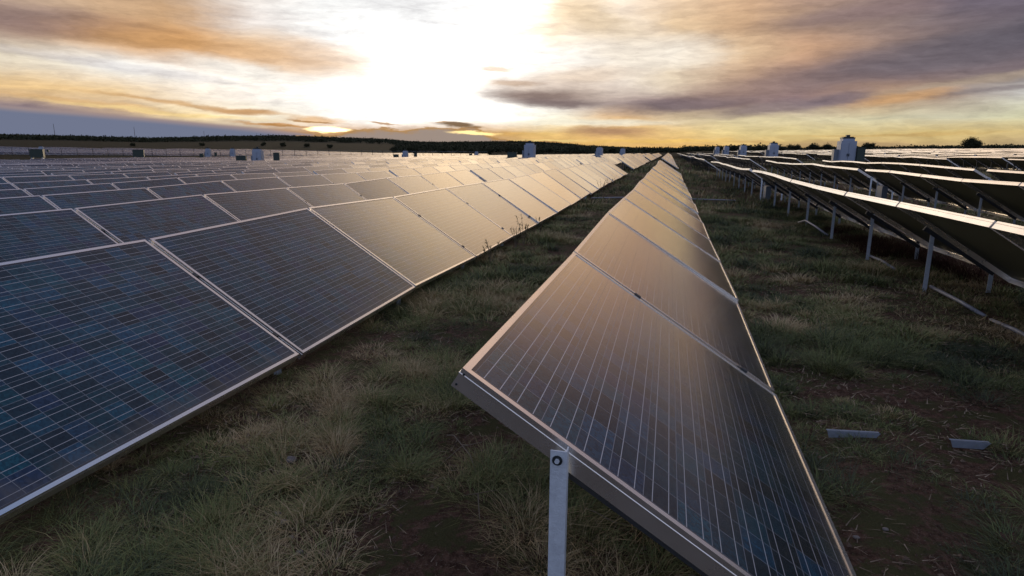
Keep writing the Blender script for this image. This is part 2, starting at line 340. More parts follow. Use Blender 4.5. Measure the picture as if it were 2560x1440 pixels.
    t.links.new(noise(t, tcn.outputs['Object'], 350 if near else 60, 2), bm_.inputs['Height']); t.links.new(bm_.outputs[0], b.inputs['Normal'])
    # extra gloss with a warm tint, mixed in to lift the sheen at grazing angles
    lw = N(t, 'ShaderNodeLayerWeight'); lw.inputs['Blend'].default_value = .5
    gl = N(t, 'ShaderNodeBsdfGlossy'); gl.inputs['Color'].default_value = (1, .93, .80, 1); gl.inputs['Roughness'].default_value = .16
    t.links.new(bm_.outputs[0], gl.inputs['Normal'])
    f = mth(t, 'MULTIPLY', maprange(t, lw.outputs['Facing'], .58, .98, 0, .98), mth(t, 'ADD', mth(t, 'MULTIPLY', mth(t, 'FRACT', mth(t, 'MULTIPLY', rnd, 7.3)), .5), .72))
    if near: f = mth(t, 'MULTIPLY', f, mth(t, 'SUBTRACT', 1.0, mth(t, 'MULTIPLY', gap, .4)))
    ms = N(t, 'ShaderNodeMixShader'); t.links.new(f, ms.inputs[0]); t.links.new(b.outputs[0], ms.inputs[1]); t.links.new(gl.outputs[0], ms.inputs[2])
    t.links.new(ms.outputs[0], t.nodes['Material Output'].inputs[0])
    return m_
M_glass = glass_mat('solar_glass'); M_glass_far = glass_mat('solar_glass_far', False)

# ------------------------------------------------------------------ solar module meshes
def frame_mesh():
    prof = [(0,0),(.019,0),(.019,-.011),(.004,-.011),(.004,-.054),(.010,-.054),(.010,-.058),(0,-.058),(0,-.019),(-.0018,-.0175),(-.0018,-.015),(0,-.0135)]
    mb = MB(); n = len(prof); vs = []
    for k, (cx, cy, ix, iy) in enumerate(((0, 0, 1, 1), (PL, 0, -1, 1), (PL, PW, -1, -1), (0, PW, 1, -1))):
        for (o_, z) in prof: vs.append((cx+ix*o_, cy+iy*o_, z))
    fs = []
    for k in range(4):
        a, b = k*n, ((k+1) % 4)*n
        for i in range(n): j = (i+1) % n; fs.append((a+i, b+i, b+j, a+j))
    mb.add(vs, fs)
    return mb.mesh('solar_panel_frame', [M_alu])
ME_frame = frame_mesh()
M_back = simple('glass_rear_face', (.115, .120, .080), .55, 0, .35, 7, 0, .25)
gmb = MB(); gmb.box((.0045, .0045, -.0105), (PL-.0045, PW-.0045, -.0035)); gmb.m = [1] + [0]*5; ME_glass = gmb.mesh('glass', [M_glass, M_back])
T0 = R(32.7); CT, ST = math.cos(T0), math.sin(T0)
W_ = 1.93
def panel_matrix(x, y, z, dz, tilt):
    ex0 = Vector((math.cos(tilt), 0, -math.sin(tilt))); ey = Vector((0, W_, dz)).normalized()
    ez = ex0.cross(ey).normalized(); ex = ey.cross(ez)
    M = Matrix((ex, ey, ez)).transposed().to_4x4(); M.translation = (x, y, z); return M
US, LS = .32, .84     # slope fractions of the upper and lower posts
def sp(s, off=0.0):   # point at slope distance s*PL below the lip, off = depth under the face
    return (s*PL*CT - off*ST, -s*PL*ST - off*CT)
def post_poly(): return [(-.020,-.003),(.020,-.003),(.020,.026),(.0165,.026),(.0165,.001),(-.020,.001)]
def add_post(mb, x, y, z0, z1, mi=0):
    M = Matrix.Translation((x, y, 0)); mb.prism(post_poly(), z0, z1, mi, M)
def joints(n, rough):
    """height ripples of the module joints along one table"""
    z = np.zeros(n); v = 0
    for i in range(n): v = v*.55 + rng.normal(0, rough); z[i] = v
    return z
ORD = ['', 'first','second','third','fourth','fifth','sixth','seventh','eighth','ninth','tenth','eleventh','twelfth','thirteenth','fourteenth','fifteenth','sixteenth','seventeenth','eighteenth','nineteenth','twentieth',
       'twenty-first','twenty-second','twenty-third','twenty-fourth','twenty-fifth','twenty-sixth','twenty-seventh','twenty-eighth','twenty-ninth','thirtieth','thirty-first','thirty-second','thirty-third','thirty-fourth','thirty-fifth','thirty-sixth','thirty-seventh','thirty-eighth','thirty-ninth','fortieth']
def table_label(row, k):
    side, n = row
    seg = ORD[k+1]+' rack along'
    if side == 'C': return ('rack of tilted solar panels ending at the lone steel post in the foreground' if k == 0 else
                            f'tilted solar panels in the middle row, {seg}')
    if side == 'L': return f'blue-grey solar panels, {ORD[n]} row left of the middle row, {seg}'
    if side == 'R': return f'solar rack seen from behind, {ORD[n]} row right of the middle, {seg}'
    return f'solar rack right of the inverter lane, {ORD[n]} row past it, {seg}'
GRP = 'racks of solar panels standing in rows across the field'
def make_table(row, k, X, Y0, zl, lod, zj, xj=None, npan=9, boxed=False):
    """zl: lip height at the first joint end, zj: ripples of the 10 joints"""
    base = (X, Y0, zl)
    root = empty('solar_rack', base); tag(root, table_label(row, k), 'solar panels', GRP)
    gs = [gz(X, Y0+W_*j) - gz(X, Y0) for j in range(npan+1)]
    zz = [gs[j]+zj[j] for j in range(npan+1)]
    for j in range(npan):
        dt = rng.normal(0, R(.7)); dx = rng.normal(0, .003)
        M = panel_matrix(dx, W_*j + (W_-PW)/2, zz[j], zz[j+1]-zz[j], T0+dt)
        p = link('solar_panel', ME_frame, root, M)
        link('glass', ME_glass, p)
    if lod == 0:
        for c_ in [q for q in root.children][:1]:
            for (sx_, zz_) in ((.012, -.012), (.010, -.046), (PL-.012, -.012), (PL-.010, -.046)):
                sm = MB(); sm.prism([(.0032*math.cos(i*math.pi/4), .0032*math.sin(i*math.pi/4)) for i in range(8)], 0, .002, 0, Matrix.Translation((sx_, -.0005, zz_)) @ Matrix.Rotation(R(90), 4, 'X'))
                link('screw', sm.mesh('screw', [M_dark]), c_)
        for j in range(npan+1):
            yj = W_*j
            if j == 0: yj = -.020
            if j == npan: yj = W_*npan - .020 + .035
            zb = min(zz[j], zz[max(j-1, 0)]) if 0 < j < npan else zz[j]
            r_ = MB(); a = sp(.27, FR+.024); b = sp(.88, FR+.024)
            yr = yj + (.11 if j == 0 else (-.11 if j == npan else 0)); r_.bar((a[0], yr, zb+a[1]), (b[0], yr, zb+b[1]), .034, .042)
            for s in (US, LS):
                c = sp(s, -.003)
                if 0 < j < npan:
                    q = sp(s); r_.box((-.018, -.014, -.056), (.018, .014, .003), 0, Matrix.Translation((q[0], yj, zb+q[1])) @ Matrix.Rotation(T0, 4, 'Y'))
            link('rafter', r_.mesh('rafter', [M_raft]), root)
            for s in (US, LS):
                q = sp(.24 if (s == US and row[0] == 'C' and k == 0 and j == 0) else s, .012 if j == 0 else .03); lo = gz(X+q[0], Y0+yj) - zl - .12
                yy = yj-.012 if j == 0 else yj
                pm = MB(); add_post(pm, q[0], yy, lo, zb+q[1]+(.012 if j == 0 else -.03))
                po = link('post', pm.mesh('post', [M_galv]), root)
                if j == 0:
                    bz = zb+q[1]-.012
                    bm_ = MB(); M = Matrix.Translation((q[0]-.003, yy-.003, bz)) @ Matrix.Rotation(R(90), 4, 'X')
                    bm_.prism([(.0125*math.cos(i*math.pi/8), .0125*math.sin(i*math.pi/8)) for i in range(16)], 0, .002, 0, M)
                    bm_.prism([(.006*math.cos(i*math.pi/3), .006*math.sin(i*math.pi/3)) for i in range(6)], .002, .008, 1, M)
                    link('bolt', bm_.mesh('bolt', [M_dark, M_galv]), po)
        if boxed:
            q = sp(US); cb = MB(); zc = zz[npan]+q[1]-.30
            yb = W_*npan
            cb.box((q[0]-.02, yb-.45, zc-.38), (q[0]+.10, yb+.02, zc+.10)); cb.box((q[0]-.028, yb-.44, zc-.37), (q[0]-.02, yb+.01, zc+.09)); cb.tube([(q[0]+.05, yb-.2, zc-.38), (q[0]+.05, yb-.2, zc-.75)], .015)
            link('combiner_box', cb.mesh('combiner_box', [M_grey]), root)
    else:
        for j in range(npan+1):
            r_ = MB(); yj = W_*j; zb = zz[j]
            a = sp(.27, FR+.024); b = sp(.88, FR+.024)
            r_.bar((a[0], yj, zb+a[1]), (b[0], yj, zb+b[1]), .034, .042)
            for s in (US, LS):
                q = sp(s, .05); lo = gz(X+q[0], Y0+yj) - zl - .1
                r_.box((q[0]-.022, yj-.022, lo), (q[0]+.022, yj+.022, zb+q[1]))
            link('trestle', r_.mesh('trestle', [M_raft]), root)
    return root
# far racks: one mesh each, six variants shared
def far_geometry(mb, tints, ox=0, oy=0, oz=0, simple_=False, zj=None):
    if zj is None: zj = joints(10, .022)
    for j in range(9):
        tl = T0 + rng.normal(0, R(.8))
        M = Matrix.Translation((ox, oy, oz)) @ panel_matrix(0, W_*j+.019, zj[j], zj[j+1]-zj[j], tl)
        f0 = len(mb.f)
        mb.add([M @ Vector(v) for v in ((0,0,0),(PL,0,0),(PL,PW,0),(0,PW,0),(0,0,-.066),(PL,0,-.066),(PL,PW,-.066),(0,PW,-.066))],
               [(0,1,5,4),(1,2,6,5),(2,3,7,6),(3,0,4,7)], 0)
        i = .022
        vs = [M @ Vector(v) for v in ((0,0,0),(PL,0,0),(PL,PW,0),(0,PW,0),(i,i,0),(PL-i,i,0),(PL-i,PW-i,0),(i,PW-i,0))]
        mb.add(vs, [(0,4,5,1),(1,5,6,2),(2,6,7,3),(3,7,4,0)], 0)
        tints += [0]*8
        mb.add(vs[4:], [(0,1,2,3)], 1); tints.append(float(rng.random()))
        mb.add([M @ Vector(v) for v in ((0,0,-.012),(PL,0,-.012),(PL,PW,-.012),(0,PW,-.012))], [(0,3,2,1)], 3); tints.append(.5)
    if not simple_:
        for j in range(10):
            a = sp(.27, FR+.024); b = sp(.88, FR+.024); n0 = len(mb.f)
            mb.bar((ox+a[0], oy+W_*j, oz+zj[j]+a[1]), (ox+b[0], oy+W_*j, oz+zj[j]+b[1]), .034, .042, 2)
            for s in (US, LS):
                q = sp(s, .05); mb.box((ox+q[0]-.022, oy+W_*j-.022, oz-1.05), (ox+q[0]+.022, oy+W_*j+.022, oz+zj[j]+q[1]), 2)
            tints += [0]*(len(mb.f)-n0)
def set_tint(me, tints):
    at = me.attributes.new('tint', 'FLOAT', 'FACE'); at.data.foreach_set('value', np.array(tints, dtype=np.float32))
FAR = []
for v in range(8):
    mb = MB(); ti = []; far_geometry(mb, ti); me = mb.mesh('solar_rack_far', [M_alu, M_glass_far, M_raft, M_back]); set_tint(me, ti); FAR.append(me)

# ------------------------------------------------------------------ ground
def ground_material():
    m_, t, b = mat('dry_grassland'); tcn = N(t, 'ShaderNodeTexCoord'); P = tcn.outputs['Object']
    n1 = noise(t, P, .35, 6); n2 = noise(t, P, 3.0, 6, rough=.65); n3 = noise(t, P, 28, 5, rough=.7); n4 = noise(t, P, .02, 4)
    n5 = noise(t, P, 140, 4, rough=.75); n6 = noise(t, P, 9, 6, rough=.7)
    soil = mixc(t, maprange(t, n3, .3, .7, 0, 1), (.055, .029, .020), (.20, .115, .08))
    soil = mixc(t, maprange(t, n5, .56, .66, 0, 1), soil, (.24, .19, .15))
    soil = mixc(t, maprange(t, n5, .42, .30, 0, 1), soil, (.03, .018, .013))
    veg = mixc(t, n5, (.030, .032, .014), (.15, .135, .06))
    c = mixc(t, maprange(t, mth(t, 'ADD', mth(t, 'MULTIPLY', n2, .4), mth(t, 'MULTIPLY', n6, .6)), .47, .55, 0, 1), soil, veg)
    dry = mixc(t, n4, (.017, .012, .004), (.024, .014, .005))
    dry = mixc(t, maprange(t, noise(t, P, .12, 5), .35, .65, 0, 1), dry, (.016, .017, .006))
    ln = N(t, 'ShaderNodeVectorMath', operation='LENGTH'); t.links.new(P, ln.inputs[0])
    c = mixc(t, maprange(t, ln.outputs['Value'], 45, 160, 0, 1), c, dry)
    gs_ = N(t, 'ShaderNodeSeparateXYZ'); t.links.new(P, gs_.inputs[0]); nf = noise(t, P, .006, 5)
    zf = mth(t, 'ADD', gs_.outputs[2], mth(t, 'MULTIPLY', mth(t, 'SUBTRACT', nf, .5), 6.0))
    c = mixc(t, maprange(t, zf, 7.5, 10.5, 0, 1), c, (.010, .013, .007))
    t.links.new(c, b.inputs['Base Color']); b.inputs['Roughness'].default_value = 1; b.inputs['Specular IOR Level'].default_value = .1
    bm_ = N(t, 'ShaderNodeBump'); bm_.inputs['Strength'].default_value = 1; bm_.inputs['Distance'].default_value = .035
    t.links.new(mth(t, 'ADD', mth(t, 'MULTIPLY', n5, .35), n3), bm_.inputs['Height']); t.links.new(bm_.outputs[0], b.inputs['Normal'])
    return m_
def ground_mesh():
    na, rs = 361, np.concatenate([[0.0], np.geomspace(.4, 30, 60), np.geomspace(32, 6000, 90)])
    th = np.linspace(0, 2*np.pi, na)[:-1]; na -= 1
    v = [(0, 0, 0)]
    for r in rs[1:]:
        x = r*np.sin(th); y = r*np.cos(th); z = ground(x, y)
        if r < 40:
            z = z + .022*np.sin(x*2.1+1.3*np.sin(y*1.7))*np.sin(y*2.6+x) + .012*np.sin(x*7+y*3)*np.sin(y*6.1-x*2)
        if r > 1500: z = z - (r-1500)*.004
        v += list(zip(x, y, z))
    f = [(0, 1+i, 1+(i+1) % na) for i in range(na)]
    for k in range(len(rs)-2):
        a, b = 1+k*na, 1+(k+1)*na
        f += [(a+i, b+i, b+(i+1) % na, a+(i+1) % na) for i in range(na)]
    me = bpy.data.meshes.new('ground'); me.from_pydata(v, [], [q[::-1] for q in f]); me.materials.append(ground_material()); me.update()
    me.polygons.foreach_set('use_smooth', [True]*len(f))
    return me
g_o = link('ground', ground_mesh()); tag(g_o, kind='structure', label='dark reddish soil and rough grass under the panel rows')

# ------------------------------------------------------------------ place racks
RISE = .885
blocks = []
for k in range(5): blocks += [(1.38+41.2*k, 2*k), (19.25+41.2*k, 2*k+1)]
meas = {('C', 0, 0): [-.003, -.008, .022, .006, -.015, .012, -.014, .01, -.008, .006],
        ('L', 1, 0): [0, -.01, .028, -.004, -.004, -.016, -.024, -.014, .006, .03],
        ('L', 2, 0): [0, .012, 0, .016, -.002, -.03, 0, -.01, .007, .02],
        ('R', 1, 0): [.0, .02, .012, .0, -.018, -.024, -.02, .01, .02, .0],
        ('R', 2, 0): [0, .01, -.015, .012, .01, .007, -.018, -.002, .02, .0]}
def visible(x, y):
    a = math.degrees(math.atan2(x, y)) + 13.7
    return y > .5 and -43 < a < 43
cand = []
rowsL = [(('L', n), -3.30-2.766*(n-1) if n > 1 else -3.30) for n in range(1, 38)]
rowsR = [(('R', 1), 2.251), (('R', 2), 5.056), (('R', 3), 7.85)]
rowsF = [(('F', n), 16.28+2.87*(n-1)) for n in range(1, 26)]
for row, X in [(('C', 0), -.465)] + rowsL + rowsR + rowsF:
    for Y0, k in blocks:
        yy = Y0
        if row[0] in 'CL': yy = Y0 if k == 0 else (19.22 if k == 1 else Y0 + (.25 if k % 2 == 0 else 0))
        if row[0] == 'L' and k == 0: yy = 1.476 if row[1] == 1 else (1.48 + .02*(row[1]-2))
        if row[0] in 'RF' and k == 0: yy = 1.22
        if row[0] in 'RF' and k >= 2: yy = Y0+1.2
        if not any(visible(X, yy+W_*j) for j in range(0, 10)): continue
        if row[0] == 'F' and k == 0: continue
        d = min(math.hypot(X, yy+W_*j) for j in (0, 3, 6, 9) if visible(X, yy+W_*j)) if any(visible(X, yy+W_*j) for j in (0, 3, 6, 9)) else 99
        cand.append((d, row, k, X, yy))
cand.sort(key=lambda c: c[0])
stuff_mb = MB(); stuff_t = []
n_tab = 0
for d, row, k, X, yy in cand:
    zl = gz(X, yy) + RISE
    zj = meas.get((*row, k)) if (*row, k) in meas else list(joints(10, .02 if d < 60 else .028))
    if d < 24 or (row[0] in 'CR' and k < 2):
        make_table(row, k, X, yy, zl, 0, zj, boxed=(row[0] == 'R' and k == 0))
    elif d < 62:
        make_table(row, k, X, yy, zl, 1, zj)
    elif n_tab < 300:
        o = link('solar_rack', FAR[int(rng.integers(8))]); o.location = (X, yy, zl); dz = gz(X, yy+17.37)-gz(X, yy); o.rotation_euler = (math.atan2(dz, 17.37), 0, 0)
        tag(o, table_label(row, k), 'solar panels', GRP)
    else:
        far_geometry(stuff_mb, stuff_t, X, yy, zl, True)
        continue
    n_tab += 1
# panel fields beyond the perimeter fence, far left and straight ahead
for i in range(-125, -30):
    X = i*3.3
    for k in range(14):
        Y = 60+k*21.5
        r = math.hypot(X, Y); a = math.degrees(math.atan2(X, Y))
        if r < 255 and X > -250: continue
        if r > 430 or a < -56 or a > -14: continue
        if 235 < r-0*X < 240: continue
        far_geometry(stuff_mb, stuff_t, X, Y, gz(X, Y)+RISE, True)
me = stuff_mb.mesh('distant_solar_racks', [M_alu, M_glass_far, M_raft, M_back]); set_tint(me, stuff_t)
tag(link('distant_solar_racks', me), 'sheet of far solar panels merging into a pale band below the hills', 'solar panels', kind='stuff')
print('racks', n_tab, 'candidates', len(cand))

# ------------------------------------------------------------------ inverter stations
def inverter_mesh_parts(root, w=.95, d=.85, h=2.2, left=True, right=True, low=False):
    b = MB(); b.prism([(-w/2, -d/2), (w/2, -d/2), (w/2, d/2), (-w/2, d/2)], .0, h*.86); b.prism([(-w/2+.12, -d/2+.1), (w/2-.12, -d/2+.1), (w/2-.12, d/2-.1), (-w/2+.12, d/2-.1)], h*.86, h*.93)
    b.box((-w/2+.02, -d/2-.02, h*.40), (w/2-.02, -d/2, h*.42)); link('cabinet', b.mesh('cabinet', [M_white]), root)
    for s in (-1, 1):
        dr = MB(); x0, x1 = (-w/2+.04, -.02) if s < 0 else (.02, w/2-.04)
        dr.box((x0, -d/2-.03, .12), (x1, -d/2-.001, h*.80)); q = link('door', dr.mesh('door', [M_white]), root)
        hm = MB(); hm.box((-.05*s-.02, -d/2-.07, h*.42), (-.05*s+.02, -d/2-.031, h*.50)); link('handle', hm.mesh('handle', [M_dark]), q)
    v = MB(); v.prism([(-.38, -.3), (.38, -.3), (.38, .3), (-.38, .3)], h*.93, h*.965); v.prism([(-.11, -.11), (.11, -.11), (.11, .11), (-.11, .11)], h*.965, h*1.04); v.box((-.3, -.25, h*.965), (-.15, .25, h*.985)); v.box((.15, -.25, h*.965), (.3, .25, h*.985))
    link('roof_vent', v.mesh('roof_vent', [M_dark]), root)
    sb = MB(); sb.box((-w/2-.28, -.1, .15), (-w/2-.005, .35, h*.62)); link('side_cabinet', sb.mesh('side_cabinet', [M_grey]), root)
    pd = MB(); pd.box((-w/2-.4, -d/2-.3, -.35), (w/2+1.2, d/2+.3, .04)); link('plinth', pd.mesh('plinth', [M_conc]), root)
proto = empty('inverter_cabinet', (11.2, 46, gz(11.2, 46)), R(-8)); inverter_mesh_parts(proto)
def box_proto(name, w, d, h, mt, legs=.3, z0=0):
    root = empty(name, (0, 0, 0)); b = MB(); b.box((-w/2, -d/2, legs), (w/2, d/2, h)); link('housing', b.mesh('housing', [mt]), root)
    l = MB(); l.box((-w/2-.03, -d/2-.03, h), (w/2+.03, d/2+.03, h+.05)); link('lid', l.mesh('lid', [mt]), root)
    for s in (-1, 1):
        f = MB(); f.box((s*w*.4-.03, -d/2+.02, -.3), (s*w*.4+.03, d/2-.02, legs)); link('leg', f.mesh('leg', [M_galv]), root)
    return root
def copy_tree(o, parent=None):
    c = o.copy(); C.objects.link(c); c.parent = parent
    for ch in [q for q in o.children]: copy_tree(ch, c)
    return c
tproto = box_proto('transformer_box', 1.0, .9, 1.35, M_green)
sproto = box_proto('switch_box', .62, .5, 1.7, M_green, .5)
IG = 'white inverter cabinets standing in the lanes between blocks'
inv = [ # x, y, label
 (11.2, 46.0, 'tall white inverter cabinet with dark roof vent, biggest one right of the middle row', 1, 1),
 (11.1, 76.0, 'white inverter cabinet with roof vent, second nearest in the right-hand lane', 0, 1),
 (11.2, 107., 'small white inverter cabinet, third from the camera in the right-hand lane', 0, 1),
 (11.2, 138., 'tiny white inverter cabinet, fourth from the camera in the right-hand lane', 0, 0),
 (11.2, 164., 'tiny white inverter cabinet, farthest in the right-hand lane', 0, 0),
 (-14.7, 68, 'large blue-grey inverter cabinet rising from pale panels left of the middle row', 1, 0),
 (-43.7, 61.5, 'blue-grey inverter cabinet flanked by dark green boxes on the left half', 1, 1),
 (-51.5, 120, 'small inverter cabinet with dark boxes either side below the dip in the hills', 1, 1),
 (-61, 200, 'tiny inverter cabinet in front of dark junipers left of the big blue one', 1, 0),
 (-11.1, 105, 'small pale blue inverter cabinet just left of where the rows converge', 0, 0),
 (-10.3, 147, 'very small inverter cabinet, the closest one to the vanishing rows on the left', 0, 0),
 (-42, 190, 'tiny inverter cabinet peeping out directly left of the big blue one', 0, 0),
 (-122, 150, 'far blue cabinet with dark boxes in the panels left of the flanked inverter', 1, 1),
 (-152, 212, 'tiny far cabinet on the edge of the panels under the brown slope', 0, 0),
 (-205, 172, 'faint far cabinet near the left margin behind the dark green box', 1, 1),
 (-260, 190, 'faintest far cabinet nearest the left margin', 1, 1),
 (-128, 168, 'tiny far cabinet right beside the one with dark boxes', 0, 0),
]
BXL = {5: 'low black box just left of the big blue inverter cabinet near the rows', 6: 'dark green box standing left of the blue cabinet on the left half', 7: 'small dark box left of the small cabinet under the hill dip',
       8: 'tiny dark box left of the tiny cabinet among the junipers', 12: 'tiny dark box left of the far blue cabinet', 14: 'tiny dark box left of the faint cabinet near the left margin', 15: 'faintest tiny dark box nearest the left margin'}
SWL = {6: 'narrow dark box standing right of the blue cabinet on the left half', 7: 'narrow dark box right of the small cabinet under the hill dip', 12: 'tiny narrow box right of the far blue cabinet', 14: 'tiny narrow box right of the faint cabinet near the left margin', 15: 'faintest tiny narrow box nearest the left margin'}
for i, (x, y, lb, tb, sb) in enumerate(inv):
    o = proto if i == 0 else copy_tree(proto)
    o.location = (x, y, gz(x, y)+.05); a = math.atan2(x, y); o.rotation_euler = (0, 0, -a*.8 + (R(14) if x > 0 else R(-12)))
    sc = 1.0 if i not in (5,) else 1.12
    if y > 140 and x < -100: sc = 1.3
    o.scale = (sc, sc, sc)
    tag(o, lb, 'inverter cabinet', IG)
    where = lb.split(',')[0]
    if tb and x > 0:
        t = copy_tree(sproto); t.location = (x+.76, y-.3, gz(x, y)+.05); t.rotation_euler = (0, 0, -a*.8+R(14)); t.scale = (.75, 1, .85)
        tag(t, 'grey-green box on legs hugging the right side of the biggest inverter cabinet', 'electrical box', 'dark boxes beside the inverter cabinets')
    elif tb:
        t = copy_tree(tproto); t.location = (x-1.9, y-.3, gz(x, y)); t.rotation_euler = (0, 0, -a*.8)
        tag(t, BXL[i], 'electrical box', 'dark boxes beside the inverter cabinets')
    if sb and x < 0:
        t = copy_tree(sproto); t.location = (x+2.0, y+.4, gz(x, y)); t.rotation_euler = (0, 0, -a*.8)
        tag(t, SWL[i], 'electrical box', 'dark boxes beside the inverter cabinets')
for (x, y, s, lb) in ((-118, 98, 1.9, 'wide dark green box beside brown brush near the left margin'), (-112, 116, 1.9, 'wide dark green box standing alone before the perimeter fence')):
    t = copy_tree(tproto); t.location = (x, y, gz(x, y)+.4); t.scale = (s*1.1, s, s*.75); t.rotation_euler = (0, 0, R(40)); tag(t, lb, 'electrical box', 'dark boxes beside the inverter cabinets')
for q in (tproto, sproto):
    for ch in list(q.children): bpy.data.objects.remove(ch)
    bpy.data.objects.remove(q)

# ------------------------------------------------------------------ fence beyond the near block
def fence():
    root = empty('perimeter_fence', (-150, 165, 0)); tag(root, 'thin wire perimeter fence with dark posts crossing the far panels', 'fence')
    A = Vector((-235, 118, 0)); Bp = Vector((-75, 262, 0)); n = 52
    pts = [A.lerp(Bp, i/n) for i in range(n+1)]; z = [gz(p.x, p.y) for p in pts]
    wm = MB()
    for h in (.4, 1.2, 2.2):
        for i in range(n): wm.bar((pts[i].x, pts[i].y, z[i]+h), (pts[i+1].x, pts[i+1].y, z[i+1]+h), .03, .03)
    w = link('wire', wm.mesh('wire', [M_galv]), root); w.matrix_parent_inverse = root.matrix_world.inverted()
    w.location = -Vector(root.location)
    pm = MB(); pm.tube([(0, 0, -.3), (0, 0, 2.45)], .07, 6); me = pm.mesh('post', [M_dark])
    for i, p in enumerate(pts):
        o = link('post', me, root); o.location = (p.x+150, p.y-165, z[i])
    w.matrix_parent_inverse = Matrix.Identity(4)
fence()

# ------------------------------------------------------------------ trees and shrubs
def leaf_mat(name, a, b_):
    m_, t, b = mat(name); at = N(t, 'ShaderNodeAttribute', attribute_name='tint')
    t.links.new(mixc(t, at.outputs['Fac'], a, b_), b.inputs['Base Color']); b.inputs['Roughness'].default_value = .8; b.inputs['Specular IOR Level'].default_value = .2
    return m_
M_leaf = leaf_mat('juniper_foliage', (.018, .024, .012), (.060, .062, .030))
def crown_arrays(centers, n, leaf, seed):
    """leaf-sized triangles spread through a set of ellipsoidal clumps"""
    rg = np.random.default_rng(seed); V = []; Tn = []
    for (cx, cy, cz, rx, ry, rz) in centers:
        m = max(4, int(n))
        d = rg.normal(size=(m, 3)); d /= np.linalg.norm(d, axis=1)[:, None]
        rr = rg.random(m)**.45
        P = np.array([cx, cy, cz]) + d*rr[:, None]*np.array([rx, ry, rz])*(1+.25*rg.normal(size=(m, 1)))
        e1 = rg.normal(size=(m, 3)); e1 /= np.linalg.norm(e1, axis=1)[:, None]; e2 = np.cross(e1, rg.normal(size=(m, 3))); e2 /= np.linalg.norm(e2, axis=1)[:, None]
        s = leaf*(.6+.8*rg.random((m, 1)))
        V.append(np.stack([P-e1*s*.5, P+e1*s*.5, P+e2*s], 1).reshape(-1, 3)); Tn.append(np.clip(rg.random(m)*.6+.4*rg.random(), 0, 1))
    return np.concatenate(V), np.concatenate(Tn)
def tri_mesh(name, V, tint, m_):
    n = len(V)//3; me = bpy.data.meshes.new(name); me.vertices.add(n*3); me.loops.add(n*3); me.polygons.add(n)
    me.vertices.foreach_set('co', V.astype(np.float32).ravel()); me.loops.foreach_set('vertex_index', np.arange(n*3, dtype=np.int32))
    me.polygons.foreach_set('loop_start', np.arange(0, n*3, 3, dtype=np.int32)); me.materials.append(m_); me.update(calc_edges=True)
    at = me.attributes.new('tint', 'FLOAT', 'FACE'); at.data.foreach_set('value', tint.astype(np.float32)); return me
def tree_variant(seed, h, w, clumps, n, leaf, trunk=True, lift=.25):
    rg = random.Random(seed); cs = []
    for i in range(clumps):
        a = rg.random()*6.28; rr = rg.random()**.6*w*.34; z = h*(lift+(1-lift)*(.15+.75*rg.random()*(1-.5*rr/(w*.34+.01))))
        s = w*.24*(.6+.7*rg.random()); cs.append((rr*math.cos(a)*1.25, rr*math.sin(a)*1.25, z-s*.2, s, s, s*.8))
    V, T = crown_arrays(cs, n, leaf, seed); cm = tri_mesh('crown', V, T, M_leaf)
    tm = MB(); tm.tube([(0, 0, -.5), (.03*h, 0, h*.25), (.0, .03*h, h*.5), (0, 0, h*.8)], [h*.035, h*.03, h*.02, h*.008], 7)
    for i in range(min(5, clumps)):
        c = cs[i]; tm.tube([(.01*h, 0, h*(.2+.08*i)), (c[0]*.6, c[1]*.6, c[2]*.85), c[:3]], [h*.016, h*.011, h*.004], 5)
    return cm, tm.mesh('trunk', [M_bark])
TV = [tree_variant(s, 4.2, 4.8, 12, 230, .30, lift=.08) for s in (11, 12, 13)]
BIG = tree_variant(21, 8.5, 11, 22, 420, .42, lift=.22)
def put_tree(x, y, s, v, label, cat='tree', group='junipers and scrub trees dotted before the hills', name='juniper_tree', sx=1):
    cm, tm = v; r = empty(name, (x, y, gz(x, y)-.1*s), rng.random()*6.28); r.scale = (s*sx, s*sx, s); tag(r, label, cat, group)
    link('trunk', tm, r); link('crown', cm, r)
def at_px(azd, r): a = R(azd); return r*math.sin(a), r*math.cos(a)
x, y = at_px(21.7, 330); put_tree(x, y, .62, BIG, 'solitary broad dark tree standing above the panels at the far right', 'tree', None, 'broad_tree')
J = [ (-20.0, 400, 1.3, 'round dark juniper right behind the small inverter cabinet under the hill dip'), (-22.6, 420, 1.5, 'twin dark junipers at the foot of the ridge left of the small cabinet'),
 (-24.2, 430, 1.2, 'dark juniper left of the twin junipers under the ridge end'), (-29.6, 520, .9, 'lone juniper on the brown slope under the ridge, left of the ridge end'),
 (-31.5, 540, .9, 'second lone juniper on the brown slope above the flanked inverter'), (-33.4, 540, 1.0, 'dark bush on the brown slope right above the flanked inverter cabinet'),
 (-34.9, 560, .9, 'small bush on the brown slope just left of the flanked inverter'), (-39.5, 560, .8, 'small bush on the brown slope below the utility pole'),
 (-44.3, 540, .8, 'small bush alone on the far left brown slope'), (-16.9, 390, 1.0, 'juniper in the row of bushes behind the tiny left cabinet'), (-15.8, 390, 1.2, 'juniper touching the top of the tiny left cabinet'),
 (-13.9, 380, 1.6, 'broad juniper between the tiny cabinet and the big blue inverter'), (-13.2, 385, 1.4, 'juniper merging with the broad one left of the big blue inverter'), (-11.4, 380, 1.2, 'juniper just behind the left side of the big blue inverter')]
for (a, r, s, lb) in J:
    x, y = at_px(a, r); put_tree(x, y, s, TV[int(rng.integers(3))], lb)
RT = [(9.9, 430, 1.2, 'first'), (11.4, 440, 1.3, 'second'), (12.3, 440, 1.2, 'third'), (15.2, 430, 1.35, 'fourth'), (8.3, 450, 1.2, None), (7.2, 460, 1.0, None)]
